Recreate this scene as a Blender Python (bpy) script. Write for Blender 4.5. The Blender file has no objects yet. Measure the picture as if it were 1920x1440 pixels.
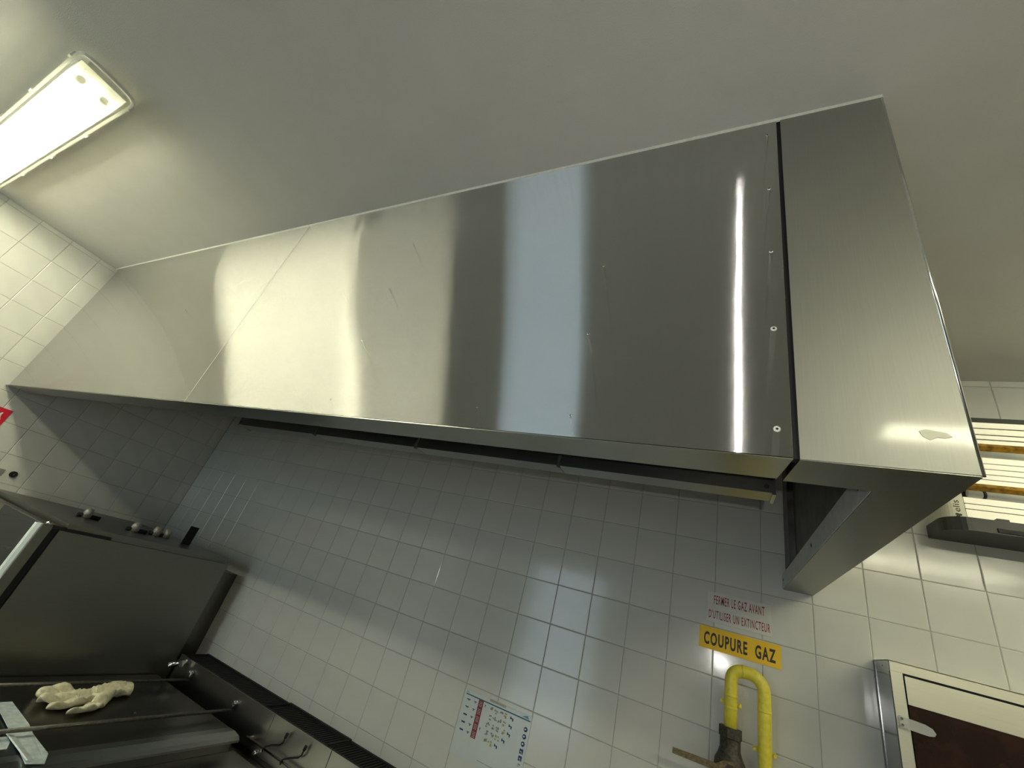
import bpy, bmesh, math, random
from mathutils import Vector, Matrix
random.seed(4)
S = bpy.context.scene
C = S.collection
Z0 = 2.1            # height of the measuring datum above the floor
PI = math.pi

# ------------------------------------------------------------------ camera, world, light, exposure
CAMX, CAMY, CAMZ = -0.1408, -1.8701, -0.4110 + Z0
RIGHT = (0.8872034, 0.3794093, 0.2625238)
DOWN = (0.0291799, 0.5217173, -0.8526192)
FWD = (-0.4604549, 0.7641071, 0.4517983)
FOC = 767.851
cam_d = bpy.data.cameras.new('camera'); cam = bpy.data.objects.new('camera', cam_d); C.objects.link(cam)
cam_d.sensor_width = 36.0; cam_d.lens = FOC / 1920.0 * 36.0; cam_d.clip_start = 0.02; cam_d.clip_end = 60
M = Matrix(((RIGHT[0], -DOWN[0], -FWD[0], CAMX), (RIGHT[1], -DOWN[1], -FWD[1], CAMY), (RIGHT[2], -DOWN[2], -FWD[2], CAMZ), (0, 0, 0, 1)))
cam.matrix_world = M
S.camera = cam
S.view_settings.view_transform = 'Standard'; S.view_settings.look = 'None'
S.view_settings.gamma = 1.0; S.view_settings.use_curve_mapping = False
S.view_settings.exposure = 1.08
W = bpy.data.worlds.new('world'); S.world = W; W.use_nodes = True
W.node_tree.nodes['Background'].inputs[0].default_value = (0.55, 0.7, 0.85, 1)
W.node_tree.nodes['Background'].inputs[1].default_value = 0.3
TUBE_E = 38.0       # fluorescent tubes
WINDOW_E = 1.6      # frosted daylight window in the rear wall
LAMP_COL = (1.0, 0.98, 0.70)
fl = bpy.data.lights.new('phone_flash', 'POINT'); fl.energy = 3.2; fl.shadow_soft_size = 0.004; fl.color = (1.0, 0.97, 0.93)
flo = bpy.data.objects.new('phone_flash', fl); C.objects.link(flo); flo.location = (CAMX + 0.036, CAMY - 0.005, CAMZ + 0.03)

# ------------------------------------------------------------------ helpers
def mat(name, col, rough=0.5, metal=0.0, **kw):
    m = bpy.data.materials.new(name); m.use_nodes = True
    b = m.node_tree.nodes['Principled BSDF']
    b.inputs['Base Color'].default_value = (*col, 1); b.inputs['Roughness'].default_value = rough; b.inputs['Metallic'].default_value = metal
    for k, v in kw.items():
        b.inputs[k].default_value = v
    return m
def nodes(m): return m.node_tree.nodes, m.node_tree.links, m.node_tree.nodes['Principled BSDF']
def noise_col(m, c1, c2, scale=(5, 5, 5), nscale=3.0, detail=4, lo=0.35, hi=0.65):
    N, L, b = nodes(m)
    tc = N.new('ShaderNodeTexCoord'); mp = N.new('ShaderNodeMapping'); mp.inputs['Scale'].default_value = scale
    nz = N.new('ShaderNodeTexNoise'); nz.inputs['Scale'].default_value = nscale; nz.inputs['Detail'].default_value = detail
    r = N.new('ShaderNodeValToRGB'); r.color_ramp.elements[0].position = lo; r.color_ramp.elements[1].position = hi
    r.color_ramp.elements[0].color = (*c1, 1); r.color_ramp.elements[1].color = (*c2, 1)
    L.new(tc.outputs['Object'], mp.inputs[0]); L.new(mp.outputs[0], nz.inputs[0]); L.new(nz.outputs[0], r.inputs[0]); L.new(r.outputs[0], b.inputs['Base Color'])
    return m
def add_bump(m, scale, nscale, strength, dist, detail=3):
    N, L, b = nodes(m)
    tc = N.new('ShaderNodeTexCoord'); mp = N.new('ShaderNodeMapping'); mp.inputs['Scale'].default_value = scale
    nz = N.new('ShaderNodeTexNoise'); nz.inputs['Scale'].default_value = nscale; nz.inputs['Detail'].default_value = detail
    bp = N.new('ShaderNodeBump'); bp.inputs['Strength'].default_value = strength; bp.inputs['Distance'].default_value = dist
    L.new(tc.outputs['Object'], mp.inputs[0]); L.new(mp.outputs[0], nz.inputs[0]); L.new(nz.outputs[0], bp.inputs['Height'])
    if b.inputs['Normal'].links: L.new(b.inputs['Normal'].links[0].from_socket, bp.inputs['Normal'])
    L.new(bp.outputs[0], b.inputs['Normal'])
    return m
def steel(name, col, rough, grain, aniso=0.0, wave=0.0, wscale=(1, 1, 1), scratch=0.0):
    """brushed stainless sheet; grain = world direction of the brush lines"""
    m = mat(name, col, rough, 1.0)
    N, L, b = nodes(m)
    st = [60.0 if g == 0 else 1.2 for g in grain]
    noise_col(m, tuple(c * 0.97 for c in col), tuple(min(1, c * 1.02) for c in col), scale=st, nscale=8.0, detail=3, lo=0.3, hi=0.7)
    if aniso:
        b.inputs['Anisotropic'].default_value = aniso
        cx = N.new('ShaderNodeCombineXYZ')
        t = (0, 0, 1) if grain[2] == 0 else (1, 0, 0)      # rough direction, across the grain
        for i in range(3): cx.inputs[i].default_value = t[i]
        L.new(cx.outputs[0], b.inputs['Tangent'])
    if scratch:
        # microscopic brush lines: each facet is tipped only across the grain
        g = N.new('ShaderNodeNewGeometry'); wn = N.new('ShaderNodeTexWhiteNoise'); wn.noise_dimensions = '3D'
        sc = N.new('ShaderNodeVectorMath'); sc.operation = 'SCALE'; sc.inputs['Scale'].default_value = 977.0
        L.new(g.outputs['Position'], sc.inputs[0]); L.new(sc.outputs[0], wn.inputs['Vector'])
        sp = N.new('ShaderNodeSeparateColor'); L.new(wn.outputs['Color'], sp.inputs[0])
        a = N.new('ShaderNodeMath'); a.operation = 'ADD'; L.new(sp.outputs[0], a.inputs[0]); L.new(sp.outputs[1], a.inputs[1])
        b2 = N.new('ShaderNodeMath'); b2.operation = 'MULTIPLY_ADD'; L.new(a.outputs[0], b2.inputs[0]); b2.inputs[1].default_value = scratch; b2.inputs[2].default_value = -scratch
        cv = N.new('ShaderNodeCombineXYZ'); L.new(b2.outputs[0], cv.inputs[2 if grain[2] == 0 else 0])
        ad = N.new('ShaderNodeVectorMath'); ad.operation = 'ADD'; L.new(g.outputs['Normal'], ad.inputs[0]); L.new(cv.outputs[0], ad.inputs[1])
        nm = N.new('ShaderNodeVectorMath'); nm.operation = 'NORMALIZE'; L.new(ad.outputs[0], nm.inputs[0]); L.new(nm.outputs[0], b.inputs['Normal'])
    if wave:
        tc = N.new('ShaderNodeTexCoord'); mp = N.new('ShaderNodeMapping'); mp.inputs['Scale'].default_value = wscale
        nz = N.new('ShaderNodeTexNoise'); nz.inputs['Scale'].default_value = 1.0; nz.inputs['Detail'].default_value = 1.0
        bp = N.new('ShaderNodeBump'); bp.inputs['Strength'].default_value = 1.0; bp.inputs['Distance'].default_value = wave
        L.new(tc.outputs['Object'], mp.inputs[0]); L.new(mp.outputs[0], nz.inputs[0]); L.new(nz.outputs[0], bp.inputs['Height'])
        if scratch: L.new(bp.outputs[0], ad.inputs[0])
        else: L.new(bp.outputs[0], b.inputs['Normal'])
    return m

def V(x, y, z): return Vector((x, y, z + Z0))
def box(bm, x0, x1, y0, y1, z0, z1, bev=0.0):
    if x0 > x1: x0, x1 = x1, x0
    if y0 > y1: y0, y1 = y1, y0
    if z0 > z1: z0, z1 = z1, z0
    vs = [bm.verts.new(V(x, y, z)) for x in (x0, x1) for y in (y0, y1) for z in (z0, z1)]
    fs = [bm.faces.new([vs[i] for i in q]) for q in ((0, 1, 3, 2), (4, 6, 7, 5), (0, 4, 5, 1), (2, 3, 7, 6), (0, 2, 6, 4), (1, 5, 7, 3))]
    if bev:
        es = list({e for f in fs for e in f.edges})
        bmesh.ops.bevel(bm, geom=es, offset=bev, segments=2, affect='EDGES', profile=0.5)
    return bm
def boxm(*a, **k): return box(bmesh.new(), *a, **k)
def ring(bm, c, d, r, n, up=None):
    d = d.normalized(); a = d.orthogonal().normalized() if up is None else (up - d * up.dot(d)).normalized(); b = d.cross(a)
    return [bm.verts.new(c + a * (r * math.cos(2 * PI * i / n)) + b * (r * math.sin(2 * PI * i / n))) for i in range(n)]
def tube(bm, pts, r, n=12, cap=True, up=None):
    """tube through world points (already V()); r a number or a list"""
    pts = [Vector(p) for p in pts]; rs = r if isinstance(r, (list, tuple)) else [r] * len(pts)
    prev = None; first = None
    if up is None:
        up = Vector((0, 0, 1)) if abs((pts[-1] - pts[0]).normalized().z) < 0.8 else Vector((0, 1, 0))
    for i, p in enumerate(pts):
        d = (pts[min(i + 1, len(pts) - 1)] - pts[max(i - 1, 0)])
        rg = ring(bm, p, d, rs[i], n, up)
        if prev:
            for j in range(n): bm.faces.new((prev[j], prev[(j + 1) % n], rg[(j + 1) % n], rg[j])).smooth = True
        else: first = rg
        prev = rg
    if cap: bm.faces.new(list(reversed(first))); bm.faces.new(prev)
    return bm
def tubem(*a, **k): return tube(bmesh.new(), *a, **k)
def prism(bm, prof, axis, a0, a1, smooth=False):
    """extrude a closed 2D outline; axis x: prof=(y,z); y: (x,z); z: (x,y)"""
    def P(p, a): return V(a, p[0], p[1]) if axis == 'x' else V(p[0], a, p[1]) if axis == 'y' else V(p[0], p[1], a)
    A = [bm.verts.new(P(p, a0)) for p in prof]; B = [bm.verts.new(P(p, a1)) for p in prof]
    n = len(prof)
    for i in range(n): bm.faces.new((A[i], A[(i + 1) % n], B[(i + 1) % n], B[i])).smooth = smooth
    bm.faces.new(A); bm.faces.new(list(reversed(B)))
    return bm
def prismm(*a, **k): return prism(bmesh.new(), *a, **k)
def obj(name, bm, m, parent=None, label=None, cat=None, group=None, kind=None, flat=False):
    bmesh.ops.recalc_face_normals(bm, faces=bm.faces)
    if parent is None:
        xs = [v.co for v in bm.verts]
        o3 = Vector(((min(c.x for c in xs) + max(c.x for c in xs)) / 2, (min(c.y for c in xs) + max(c.y for c in xs)) / 2, min(c.z for c in xs)))
    else:
        p = parent
        o3 = Vector((0, 0, 0))
        while p is not None: o3 += p.location; p = p.parent
    for v in bm.verts: v.co -= o3
    me = bpy.data.meshes.new(name); bm.to_mesh(me); bm.free()
    me.materials.append(m)
    o = bpy.data.objects.new(name, me); C.objects.link(o)
    if parent is None: o.location = o3
    else: o.parent = parent
    tag(o, label, cat, group, kind)
    return o
def tag(o, label=None, cat=None, group=None, kind=None):
    if label: o['label'] = label
    if cat: o['category'] = cat
    if group: o['group'] = group
    if kind: o['kind'] = kind
    return o
def thing(name, loc, label, cat, group=None):
    o = bpy.data.objects.new(name, None); C.objects.link(o); o.location = V(*loc); o.empty_display_size = 0.05
    return tag(o, label, cat, group)
def rivet(name, x, y, z, r, m, parent, nrm='y', hole=None):
    bm = bmesh.new()
    d = Vector((0, -1, 0)) if nrm == 'y' else Vector((-1, 0, 0)) if nrm == 'x' else Vector((0, 0, -1))
    c = V(x, y, z)
    tube(bm, [c + d * -0.001, c + d * 0.0004, c + d * 0.0011], [r, r, r * 0.6], 10, up=Vector((0.3, 0.5, 0.8)))
    o = obj(name, bm, m, parent)
    if hole:
        b2 = bmesh.new(); tube(b2, [c + d * 0.0008, c + d * 0.0014], [r * 0.4, r * 0.4], 8, up=Vector((0.3, 0.5, 0.8)))
        obj('hole', b2, hole, o)
    return o
def text_bm(s, x0, x1, z0, z1, y, thick=0.0004, bold=0.0, rot90=False, wall='back', xw=0.0):
    cu = bpy.data.curves.new('t', 'FONT'); cu.body = s; cu.extrude = 0; cu.offset = bold; cu.resolution_u = 3; cu.space_character = 1.22 if bold > 0 else 1.0
    to = bpy.data.objects.new('t', cu); C.objects.link(to)
    bpy.context.view_layer.update()
    me = bpy.data.meshes.new_from_object(to.evaluated_get(bpy.context.evaluated_depsgraph_get()))
    bpy.data.objects.remove(to); bpy.data.curves.remove(cu)
    bm = bmesh.new(); bm.from_mesh(me); bpy.data.meshes.remove(me)
    P = [(-v.co.y, v.co.x) if rot90 else (v.co.x, v.co.y) for v in bm.verts]
    ax, bx = min(p[0] for p in P), max(p[0] for p in P); az, bz = min(p[1] for p in P), max(p[1] for p in P)
    for v, p in zip(bm.verts, P):
        v.co = V(x0 + (p[0] - ax) / (bx - ax) * (x1 - x0), y, z0 + (p[1] - az) / (bz - az) * (z1 - z0))
    return bm

# ------------------------------------------------------------------ materials
m_tile = mat('glazed white tile', (0.60, 0.60, 0.565), 0.14)
noise_col(m_tile, (0.57, 0.57, 0.535), (0.63, 0.63, 0.59), nscale=1.2, lo=0.3, hi=0.7)
add_bump(m_tile, (1, 1, 1), 14.0, 0.25, 0.002, 1)
m_grout = noise_col(mat('grey grout', (0.36, 0.36, 0.33), 0.8), (0.34, 0.34, 0.31), (0.42, 0.42, 0.38), nscale=6)
m_ceil = mat('painted ceiling', (0.74, 0.735, 0.66), 0.75)
noise_col(m_ceil, (0.71, 0.70, 0.65), (0.74, 0.73, 0.68), nscale=1.5, lo=0.3, hi=0.7)
add_bump(m_ceil, (1, 1, 1), 420.0, 0.5, 0.0014, 1)
m_floor = mat('beige quarry floor', (0.22, 0.20, 0.17), 0.4)
noise_col(m_floor, (0.09, 0.083, 0.07), (0.12, 0.11, 0.093), nscale=8)
m_paint = mat('dull grey rear wall', (0.22, 0.22, 0.21), 0.6)
noise_col(m_paint, (0.2, 0.2, 0.19), (0.24, 0.24, 0.23), nscale=2)
m_front = steel('hood front sheet', (0.50, 0.50, 0.485), 0.062, (1, 0, 0), 0.0, 0.0045, (1.5, 1, 1.4), 1.5)
m_ups = noise_col(mat('dull zinc strip', (0.3, 0.3, 0.3), 0.5, 0.3), (0.5, 0.5, 0.51), (0.58, 0.58, 0.59), nscale=10)
m_fascia = steel('hood end sheet', (0.37, 0.37, 0.345), 0.50, (0, 0, 1), 0.0, 0.002, (1.5, 1, 1.5))
m_fascia.node_tree.nodes['Principled BSDF'].inputs['Coat Weight'].default_value = 0.45
m_fascia.node_tree.nodes['Principled BSDF'].inputs['Coat Roughness'].default_value = 0.09
m_lip = steel('folded steel edge', (0.40, 0.40, 0.365), 0.26, (1, 0, 0))
m_flange = steel('side flange steel', (0.25, 0.25, 0.22), 0.34, (0, 1, 0))
m_inner = mat('greasy inner steel', (0.16, 0.16, 0.15), 0.45, 0.85); noise_col(m_inner, (0.12, 0.12, 0.115), (0.2, 0.2, 0.185), nscale=4)
m_inner2 = steel('gutter steel', (0.30, 0.30, 0.28), 0.28, (1, 0, 0))
m_steel = steel('worktop steel', (0.42, 0.42, 0.40), 0.28, (0, 1, 0))
m_dark = steel('stained dark steel', (0.17, 0.165, 0.155), 0.30, (0, 1, 0))
m_rail = mat('greasy rail', (0.11, 0.105, 0.09), 0.5, 0.5); noise_col(m_rail, (0.08, 0.076, 0.065), (0.13, 0.125, 0.105), nscale=20)
m_oven = steel('oven side steel', (0.22, 0.22, 0.205), 0.36, (0, 1, 0))
m_bright = mat('polished steel', (0.78, 0.79, 0.79), 0.15, 1.0); noise_col(m_bright, (0.72, 0.73, 0.73), (0.82, 0.83, 0.83), nscale=30)
m_black = mat('black gap', (0.008, 0.008, 0.008), 0.7); noise_col(m_black, (0.006, 0.006, 0.006), (0.011, 0.011, 0.011))
m_iron = mat('black enamel', (0.012, 0.012, 0.013), 0.6, IOR=1.35); noise_col(m_iron, (0.009, 0.009, 0.01), (0.016, 0.016, 0.017), nscale=20)
m_trimw = mat('satin aluminium trim', (0.75, 0.82, 0.80), 0.5, 0.2); noise_col(m_trimw, (0.72, 0.79, 0.77), (0.78, 0.85, 0.83), nscale=12)
m_trimd = mat('dull fitting metal', (0.45, 0.44, 0.40), 0.45, 0.5); noise_col(m_trimd, (0.35, 0.34, 0.3), (0.5, 0.49, 0.45), nscale=30)
m_glass = mat('dark oven glass', (0.012, 0.015, 0.018), 0.08, IOR=1.22); noise_col(m_glass, (0.01, 0.013, 0.016), (0.016, 0.019, 0.022))
m_seal = mat('white sealant', (0.75, 0.75, 0.68), 0.5); noise_col(m_seal, (0.7, 0.7, 0.63), (0.8, 0.8, 0.72), nscale=20)
m_white = mat('white plastic', (0.78, 0.78, 0.72), 0.4); noise_col(m_white, (0.76, 0.76, 0.7), (0.8, 0.8, 0.74))
m_rubber = mat('cream rubber glove', (0.66, 0.62, 0.44), 0.6); noise_col(m_rubber, (0.58, 0.54, 0.37), (0.72, 0.68, 0.5), nscale=18); add_bump(m_rubber, (1, 1, 1), 30, 0.6, 0.006)
m_yellow = mat('yellow gas paint', (0.66, 0.54, 0.05), 0.42); noise_col(m_yellow, (0.74, 0.62, 0.05), (0.84, 0.72, 0.08), nscale=14); add_bump(m_yellow, (1, 1, 1), 60, 0.5, 0.002)
m_iron2 = mat('cast valve', (0.05, 0.045, 0.035), 0.55, 0.3); noise_col(m_iron2, (0.03, 0.027, 0.02), (0.08, 0.07, 0.05), nscale=30); add_bump(m_iron2, (1, 1, 1), 80, 0.5, 0.002)
m_brass = mat('tarnished brass', (0.30, 0.23, 0.11), 0.45, 0.6); noise_col(m_brass, (0.12, 0.09, 0.045), (0.22, 0.17, 0.08), nscale=25)
m_signY = mat('yellow sign', (0.85, 0.53, 0.01), 0.55); noise_col(m_signY, (0.84, 0.52, 0.01), (0.88, 0.55, 0.015))
m_signW = mat('white sign', (0.62, 0.61, 0.55), 0.35); noise_col(m_signW, (0.6, 0.59, 0.53), (0.64, 0.63, 0.57))
m_txtR = mat('red print', (0.30, 0.01, 0.02), 0.5); noise_col(m_txtR, (0.28, 0.01, 0.02), (0.32, 0.012, 0.025))
m_txtK = mat('black print', (0.02, 0.015, 0.015), 0.5); noise_col(m_txtK, (0.018, 0.013, 0.013), (0.024, 0.018, 0.018))
m_paper = mat('plastic sheet', (0.56, 0.60, 0.60), 0.25); noise_col(m_paper, (0.55, 0.59, 0.59), (0.58, 0.62, 0.62))
def ink(name, c): return noise_col(mat(name, c, 0.5), tuple(v * 0.92 for v in c), tuple(min(1, v * 1.08) for v in c), nscale=60)
m_teal = ink('dark teal ink', (0.02, 0.09, 0.16)); m_maroon = ink('maroon ink', (0.20, 0.02, 0.045)); m_grey = ink('grey ink', (0.22, 0.22, 0.20))
m_navy = ink('navy ink', (0.015, 0.03, 0.12)); m_olive = ink('olive ink', (0.34, 0.31, 0.12)); m_teal2 = ink('teal ink', (0.08, 0.28, 0.30)); m_pale = ink('pale ink', (0.38, 0.36, 0.32))
m_red = mat('red sign', (0.55, 0.01, 0.03), 0.35); noise_col(m_red, (0.53, 0.01, 0.03), (0.58, 0.012, 0.035))
m_amber = mat('amber strip', (0.42, 0.22, 0.02), 0.25); noise_col(m_amber, (0.2, 0.1, 0.015), (0.45, 0.25, 0.03), nscale=12)
m_grill = mat('cream louvre', (0.80, 0.77, 0.62), 0.35); noise_col(m_grill, (0.78, 0.75, 0.6), (0.82, 0.79, 0.64))
m_tray = mat('dark grey tray', (0.035, 0.036, 0.034), 0.35); noise_col(m_tray, (0.03, 0.031, 0.029), (0.045, 0.046, 0.043))
m_cab = steel('cabinet steel', (0.72, 0.70, 0.60), 0.45, (1, 0, 0)); m_cab_shade = steel('shade-toned cabinet side', (0.34, 0.35, 0.35), 0.18, (0, 0, 1))  # paler front, darker side: light and shade put into the steel colours
m_tint = mat('tinted door', (0.02, 0.009, 0.006), 0.22); noise_col(m_tint, (0.016, 0.007, 0.005), (0.035, 0.014, 0.009), nscale=3)
def clear(name, col, tr, rough=0.1):
    m = bpy.data.materials.new(name); m.use_nodes = True; N = m.node_tree.nodes; L = m.node_tree.links
    N.clear(); o = N.new('ShaderNodeOutputMaterial'); mx = N.new('ShaderNodeMixShader'); t = N.new('ShaderNodeBsdfTransparent'); g = N.new('ShaderNodeBsdfPrincipled')
    g.inputs['Base Color'].default_value = (*col, 1); g.inputs['Roughness'].default_value = rough
    nz = N.new('ShaderNodeTexNoise'); nz.inputs['Scale'].default_value = 25
    mr = N.new('ShaderNodeMapRange'); mr.inputs['To Min'].default_value = (1 - tr) * 0.8; mr.inputs['To Max'].default_value = min(1, (1 - tr) * 1.2)
    L.new(nz.outputs[0], mr.inputs[0]); L.new(mr.outputs[0], mx.inputs[0]); L.new(t.outputs[0], mx.inputs[1]); L.new(g.outputs[0], mx.inputs[2]); L.new(mx.outputs[0], o.inputs[0])
    return m
m_lens = clear('clear lamp cover', (0.85, 0.85, 0.75), 0.72, 0.12)
m_tab = clear('clear plastic', (0.75, 0.75, 0.72), 0.55, 0.1)
def emit(name, col, st):
    m = bpy.data.materials.new(name); m.use_nodes = True; N = m.node_tree.nodes; L = m.node_tree.links
    N.clear(); o = N.new('ShaderNodeOutputMaterial'); e = N.new('ShaderNodeEmission'); e.inputs[0].default_value = (*col, 1); e.inputs[1].default_value = st
    L.new(e.outputs[0], o.inputs[0]); return m
m_tube = emit('lit fluorescent tube', LAMP_COL, TUBE_E)
m_win = emit('frosted daylight pane', (0.70, 0.89, 1.0), WINDOW_E)
m_slat = mat('glowing cream louvre', (0.80, 0.77, 0.62), 0.35, **{'Emission Color': (1.0, 0.93, 0.66, 1), 'Emission Strength': 0.2}); noise_col(m_slat, (0.78, 0.75, 0.6), (0.82, 0.79, 0.64))  # emission stands in for lamp light coming through the louvres
m_uv = emit('lit insect lamp tube', (1.0, 0.96, 0.72), 5.0)

# ------------------------------------------------------------------ room shell
XL, XR, YR, ZC, ZF = -3.74, 3.2, -5.4, 0.777, -Z0
TG = 0.15
fl_ = obj('floor', boxm(XL - 0.12, XR + 0.12, YR - 0.12, 0.12, ZF - 0.1, ZF), m_floor, kind='structure')
ce_ = obj('ceiling', boxm(XL - 0.12, XR + 0.12, YR - 0.12, 0.12, ZC, ZC + 0.1), m_ceil, kind='structure')
wb = obj('wall_back', boxm(XL - 0.12, XR + 0.12, 0.0015, 0.12, ZF, ZC), m_grout, kind='structure')
wl = obj('wall_left', boxm(XL - 0.12, XL - 0.0015, YR - 0.12, 0.0015, ZF, ZC), m_grout, kind='structure')
wr = obj('wall_right', boxm(XR, XR + 0.12, YR - 0.12, 0.0015, ZF, ZC), m_tile, kind='structure')
WX0, WX1, WZ0, WZ1 = -2.98, -1.78, -1.95, 0.42
bm = bmesh.new()
box(bm, XL, WX0, YR - 0.12, YR, ZF, ZC); box(bm, WX1, XR, YR - 0.12, YR, ZF, ZC)
box(bm, WX0, WX1, YR - 0.12, YR, ZF, WZ0); box(bm, WX0, WX1, YR - 0.12, YR, WZ1, ZC)
obj('wall_rear', bm, m_paint, kind='structure')
w1 = obj('window_1', boxm(WX0 + 0.04, WX1 - 0.04, YR - 0.07, YR - 0.05, WZ0 + 0.04, WZ1 - 0.04), m_win, kind='structure')
bm = bmesh.new()
for a in ((WX0, WX0 + 0.04, WZ0, WZ1), (WX1 - 0.04, WX1, WZ0, WZ1), (WX0, WX1, WZ0, WZ0 + 0.04), (WX0, WX1, WZ1 - 0.04, WZ1)):
    box(bm, a[0], a[1], YR - 0.09, YR - 0.03, a[2], a[3])
obj('window_frame', bm, m_white, w1)

# tiles: every 15 cm, cut at ceiling and corners.  The 300 nearest the camera on each wall are objects, the rest one joined part
camp = Vector((CAMX, CAMY, CAMZ))
tile_mesh = {}
def tile_bm(bm, c, ax, w, h):
    """front face at plane, bevelled rim; ax 'y' back wall (w along x), 'x' left wall (w along y)"""
    b = 0.0018; out = []
    for k, (dd, ins) in enumerate(((0.002, 0.0), (0.0012, 0.0), (0.0, b))):
        r = []
        for sx, sz in ((-1, -1), (1, -1), (1, 1), (-1, 1)):
            u = sx * (w / 2 - ins); v = sz * (h / 2 - ins)
            r.append(bm.verts.new(c + (Vector((u, dd, v)) if ax == 'y' else Vector((-dd, u, v)))))
        out.append(r)
    for a_, b_ in ((0, 1), (1, 2)):
        for i in range(4): bm.faces.new((out[a_][i], out[a_][(i + 1) % 4], out[b_][(i + 1) % 4], out[b_][i]))
    bm.faces.new(out[2])
def behind_hood(p):
    d = p - camp
    if abs(d.y) < 1e-6: return False
    t = (-1.19 - camp.y) / d.y
    if not (0 < t < 1): return False
    q = camp + d * t
    return q.z - Z0 > -0.10 and q.x < 0.14
def in_view(p):
    d = p - camp; z = d.dot(Vector(FWD))
    if z <= 0.1: return None
    u = 960 + FOC * d.dot(Vector(RIGHT)) / z; v = 720 + FOC * d.dot(Vector(DOWN)) / z
    if -90 < u < 2010 and -90 < v < 1530: return z
    return None
def tile_wall(par, ax, plane, u0, u1, off):
    cells = []
    k0 = math.floor((u0 - off) / TG); k1 = math.ceil((u1 - off) / TG)
    z = -14
    for kz in range(-14, 6):
        za, zb = kz * TG, min((kz + 1) * TG, ZC)
        if zb - za < 0.01: continue
        for k in range(k0, k1):
            a, b = max(off + k * TG, u0), min(off + (k + 1) * TG, u1)
            if b - a < 0.012: continue
            c = V((a + b) / 2, plane, (za + zb) / 2) if ax == 'y' else V(plane, (a + b) / 2, (za + zb) / 2)
            cells.append((c, round(b - a - 0.0021, 4), round(zb - za - 0.0021, 4)))
    vis = []
    rest = []
    for c, w, h in cells:
        dz = in_view(c)
        if dz is None or behind_hood(c): rest.append((c, w, h)); continue
        # nearer and more squarely seen tiles look larger
        cosv = abs((c - camp).y if ax == 'y' else (c - camp).x) / (c - camp).length
        vis.append((w * h * cosv / (dz * dz), c, w, h))
    vis.sort(key=lambda t: -t[0])
    for s, c, w, h in vis[:300]:
        key = (ax, w, h)
        if key not in tile_mesh:
            b2 = bmesh.new(); tile_bm(b2, Vector((0, 0, 0)), ax, w, h); bmesh.ops.recalc_face_normals(b2, faces=b2.faces)
            me = bpy.data.meshes.new('tile'); b2.to_mesh(me); b2.free(); me.materials.append(m_tile); tile_mesh[key] = me
        o = bpy.data.objects.new('tile', tile_mesh[key]); C.objects.link(o)
        o.parent = par; o.location = c - par.location
        o.rotation_euler = (random.gauss(0, 0.0016), 0, random.gauss(0, 0.0016)) if ax == 'y' else (0, random.gauss(0, 0.0016), random.gauss(0, 0.0016))
    rest += [(c, w, h) for s, c, w, h in vis[300:]]
    b3 = bmesh.new()
    for c, w, h in rest: tile_bm(b3, c, ax, w, h)
    obj('tiles', b3, m_tile, par, kind='stuff')
tile_wall(wb, 'y', 0.0, XL, XR, 0.0)
tile_wall(wl, 'x', XL, YR, 0.0, -0.075)

# ------------------------------------------------------------------ range hood
HY, HB, HR = -1.187, -0.120, 0.153      # front plane, bottom height, right outer side
GAPX = -0.042
hood = thing('range_hood', (-1.8, -0.6, HB), 'long brushed stainless steel extractor hood fixed along the ceiling and tiled back wall', 'extractor hood')
SEAM = -1.795
T = 0.0015
obj('front_panel', boxm(SEAM + 0.0015, GAPX - 0.0045, HY, HY + 0.0015, HB, ZC, bev=0.0004), m_front, hood, label='wide mirror-like front panel with vertical bands of reflection')
obj('front_panel', boxm(XL + 0.055, SEAM - 0.0015, HY, HY + 0.0015, HB, ZC, bev=0.0004), m_front, hood, label='duller left front panel beside the thin slanting seam')
obj('joint_strip', boxm(SEAM - 0.0013, SEAM + 0.0013, HY - 0.0006, HY + 0.004, HB, ZC), m_seal, hood)
obj('end_panel', boxm(GAPX + 0.0035, HR, HY - 0.001, HY + 0.001, HB, ZC, bev=0.0004), m_fascia, hood, label='narrow right end panel with vertical brushing')
obj('joint_gap', boxm(GAPX - 0.012, GAPX + 0.012, HY + 0.005, HY + 0.02, HB + 0.002, ZC), m_black, hood)
obj('left_filler', prismm([(XL, HY + 0.03), (XL + 0.055, HY + 0.002), (XL + 0.055, HY + 0.02), (XL, HY + 0.05)], 'z', HB, ZC), m_dark, hood)
# folded bottom lip: down-facing return then a short upstand inside
def lip(x0, x1, yb, m, cutr=0.0):
    bm = bmesh.new()
    prism(bm, [(x0, HY), (x1, HY), (x1 - cutr, yb), (x0 + (0.018 if cutr == 0 and x0 > -1 else 0), yb)], 'z', HB - 0.0015, HB + 0.0015)
    box(bm, x0 + 0.018, x1 - cutr, yb - 0.0015, yb + 0.0015, HB, HB + 0.03)
    return bm
obj('bottom_lip', lip(XL + 0.002, GAPX - 0.005, HY + 0.088, m_lip, 0.012), m_lip, hood)
bm = bmesh.new()
FW = 0.087
prism(bm, [(GAPX + 0.0035, HY), (HR, HY), (HR, -0.001), (HR - FW, -0.001), (HR - FW, HY + 0.095), (GAPX - 0.008, HY + 0.095)], 'z', HB - 0.0015, HB + 0.0015)
obj('side_flange', bm, m_flange, hood, label='L-shaped folded edge under the right end')
obj('side_panel', boxm(HR - 0.0015, HR + 0.0015, HY, -0.001, HB, ZC), m_fascia, hood)
obj('flange_upstand', boxm(HR - FW - 0.0015, HR - FW + 0.0015, HY + 0.10, -0.001, HB, HB + 0.047), m_ups, hood, label='grey screwed upstand inside the right edge')
obj('inner_side_panel', boxm(HR - FW + 0.022, HR - FW + 0.026, HY + 0.05, -0.001, HB + 0.02, ZC), m_inner, hood)
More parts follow.
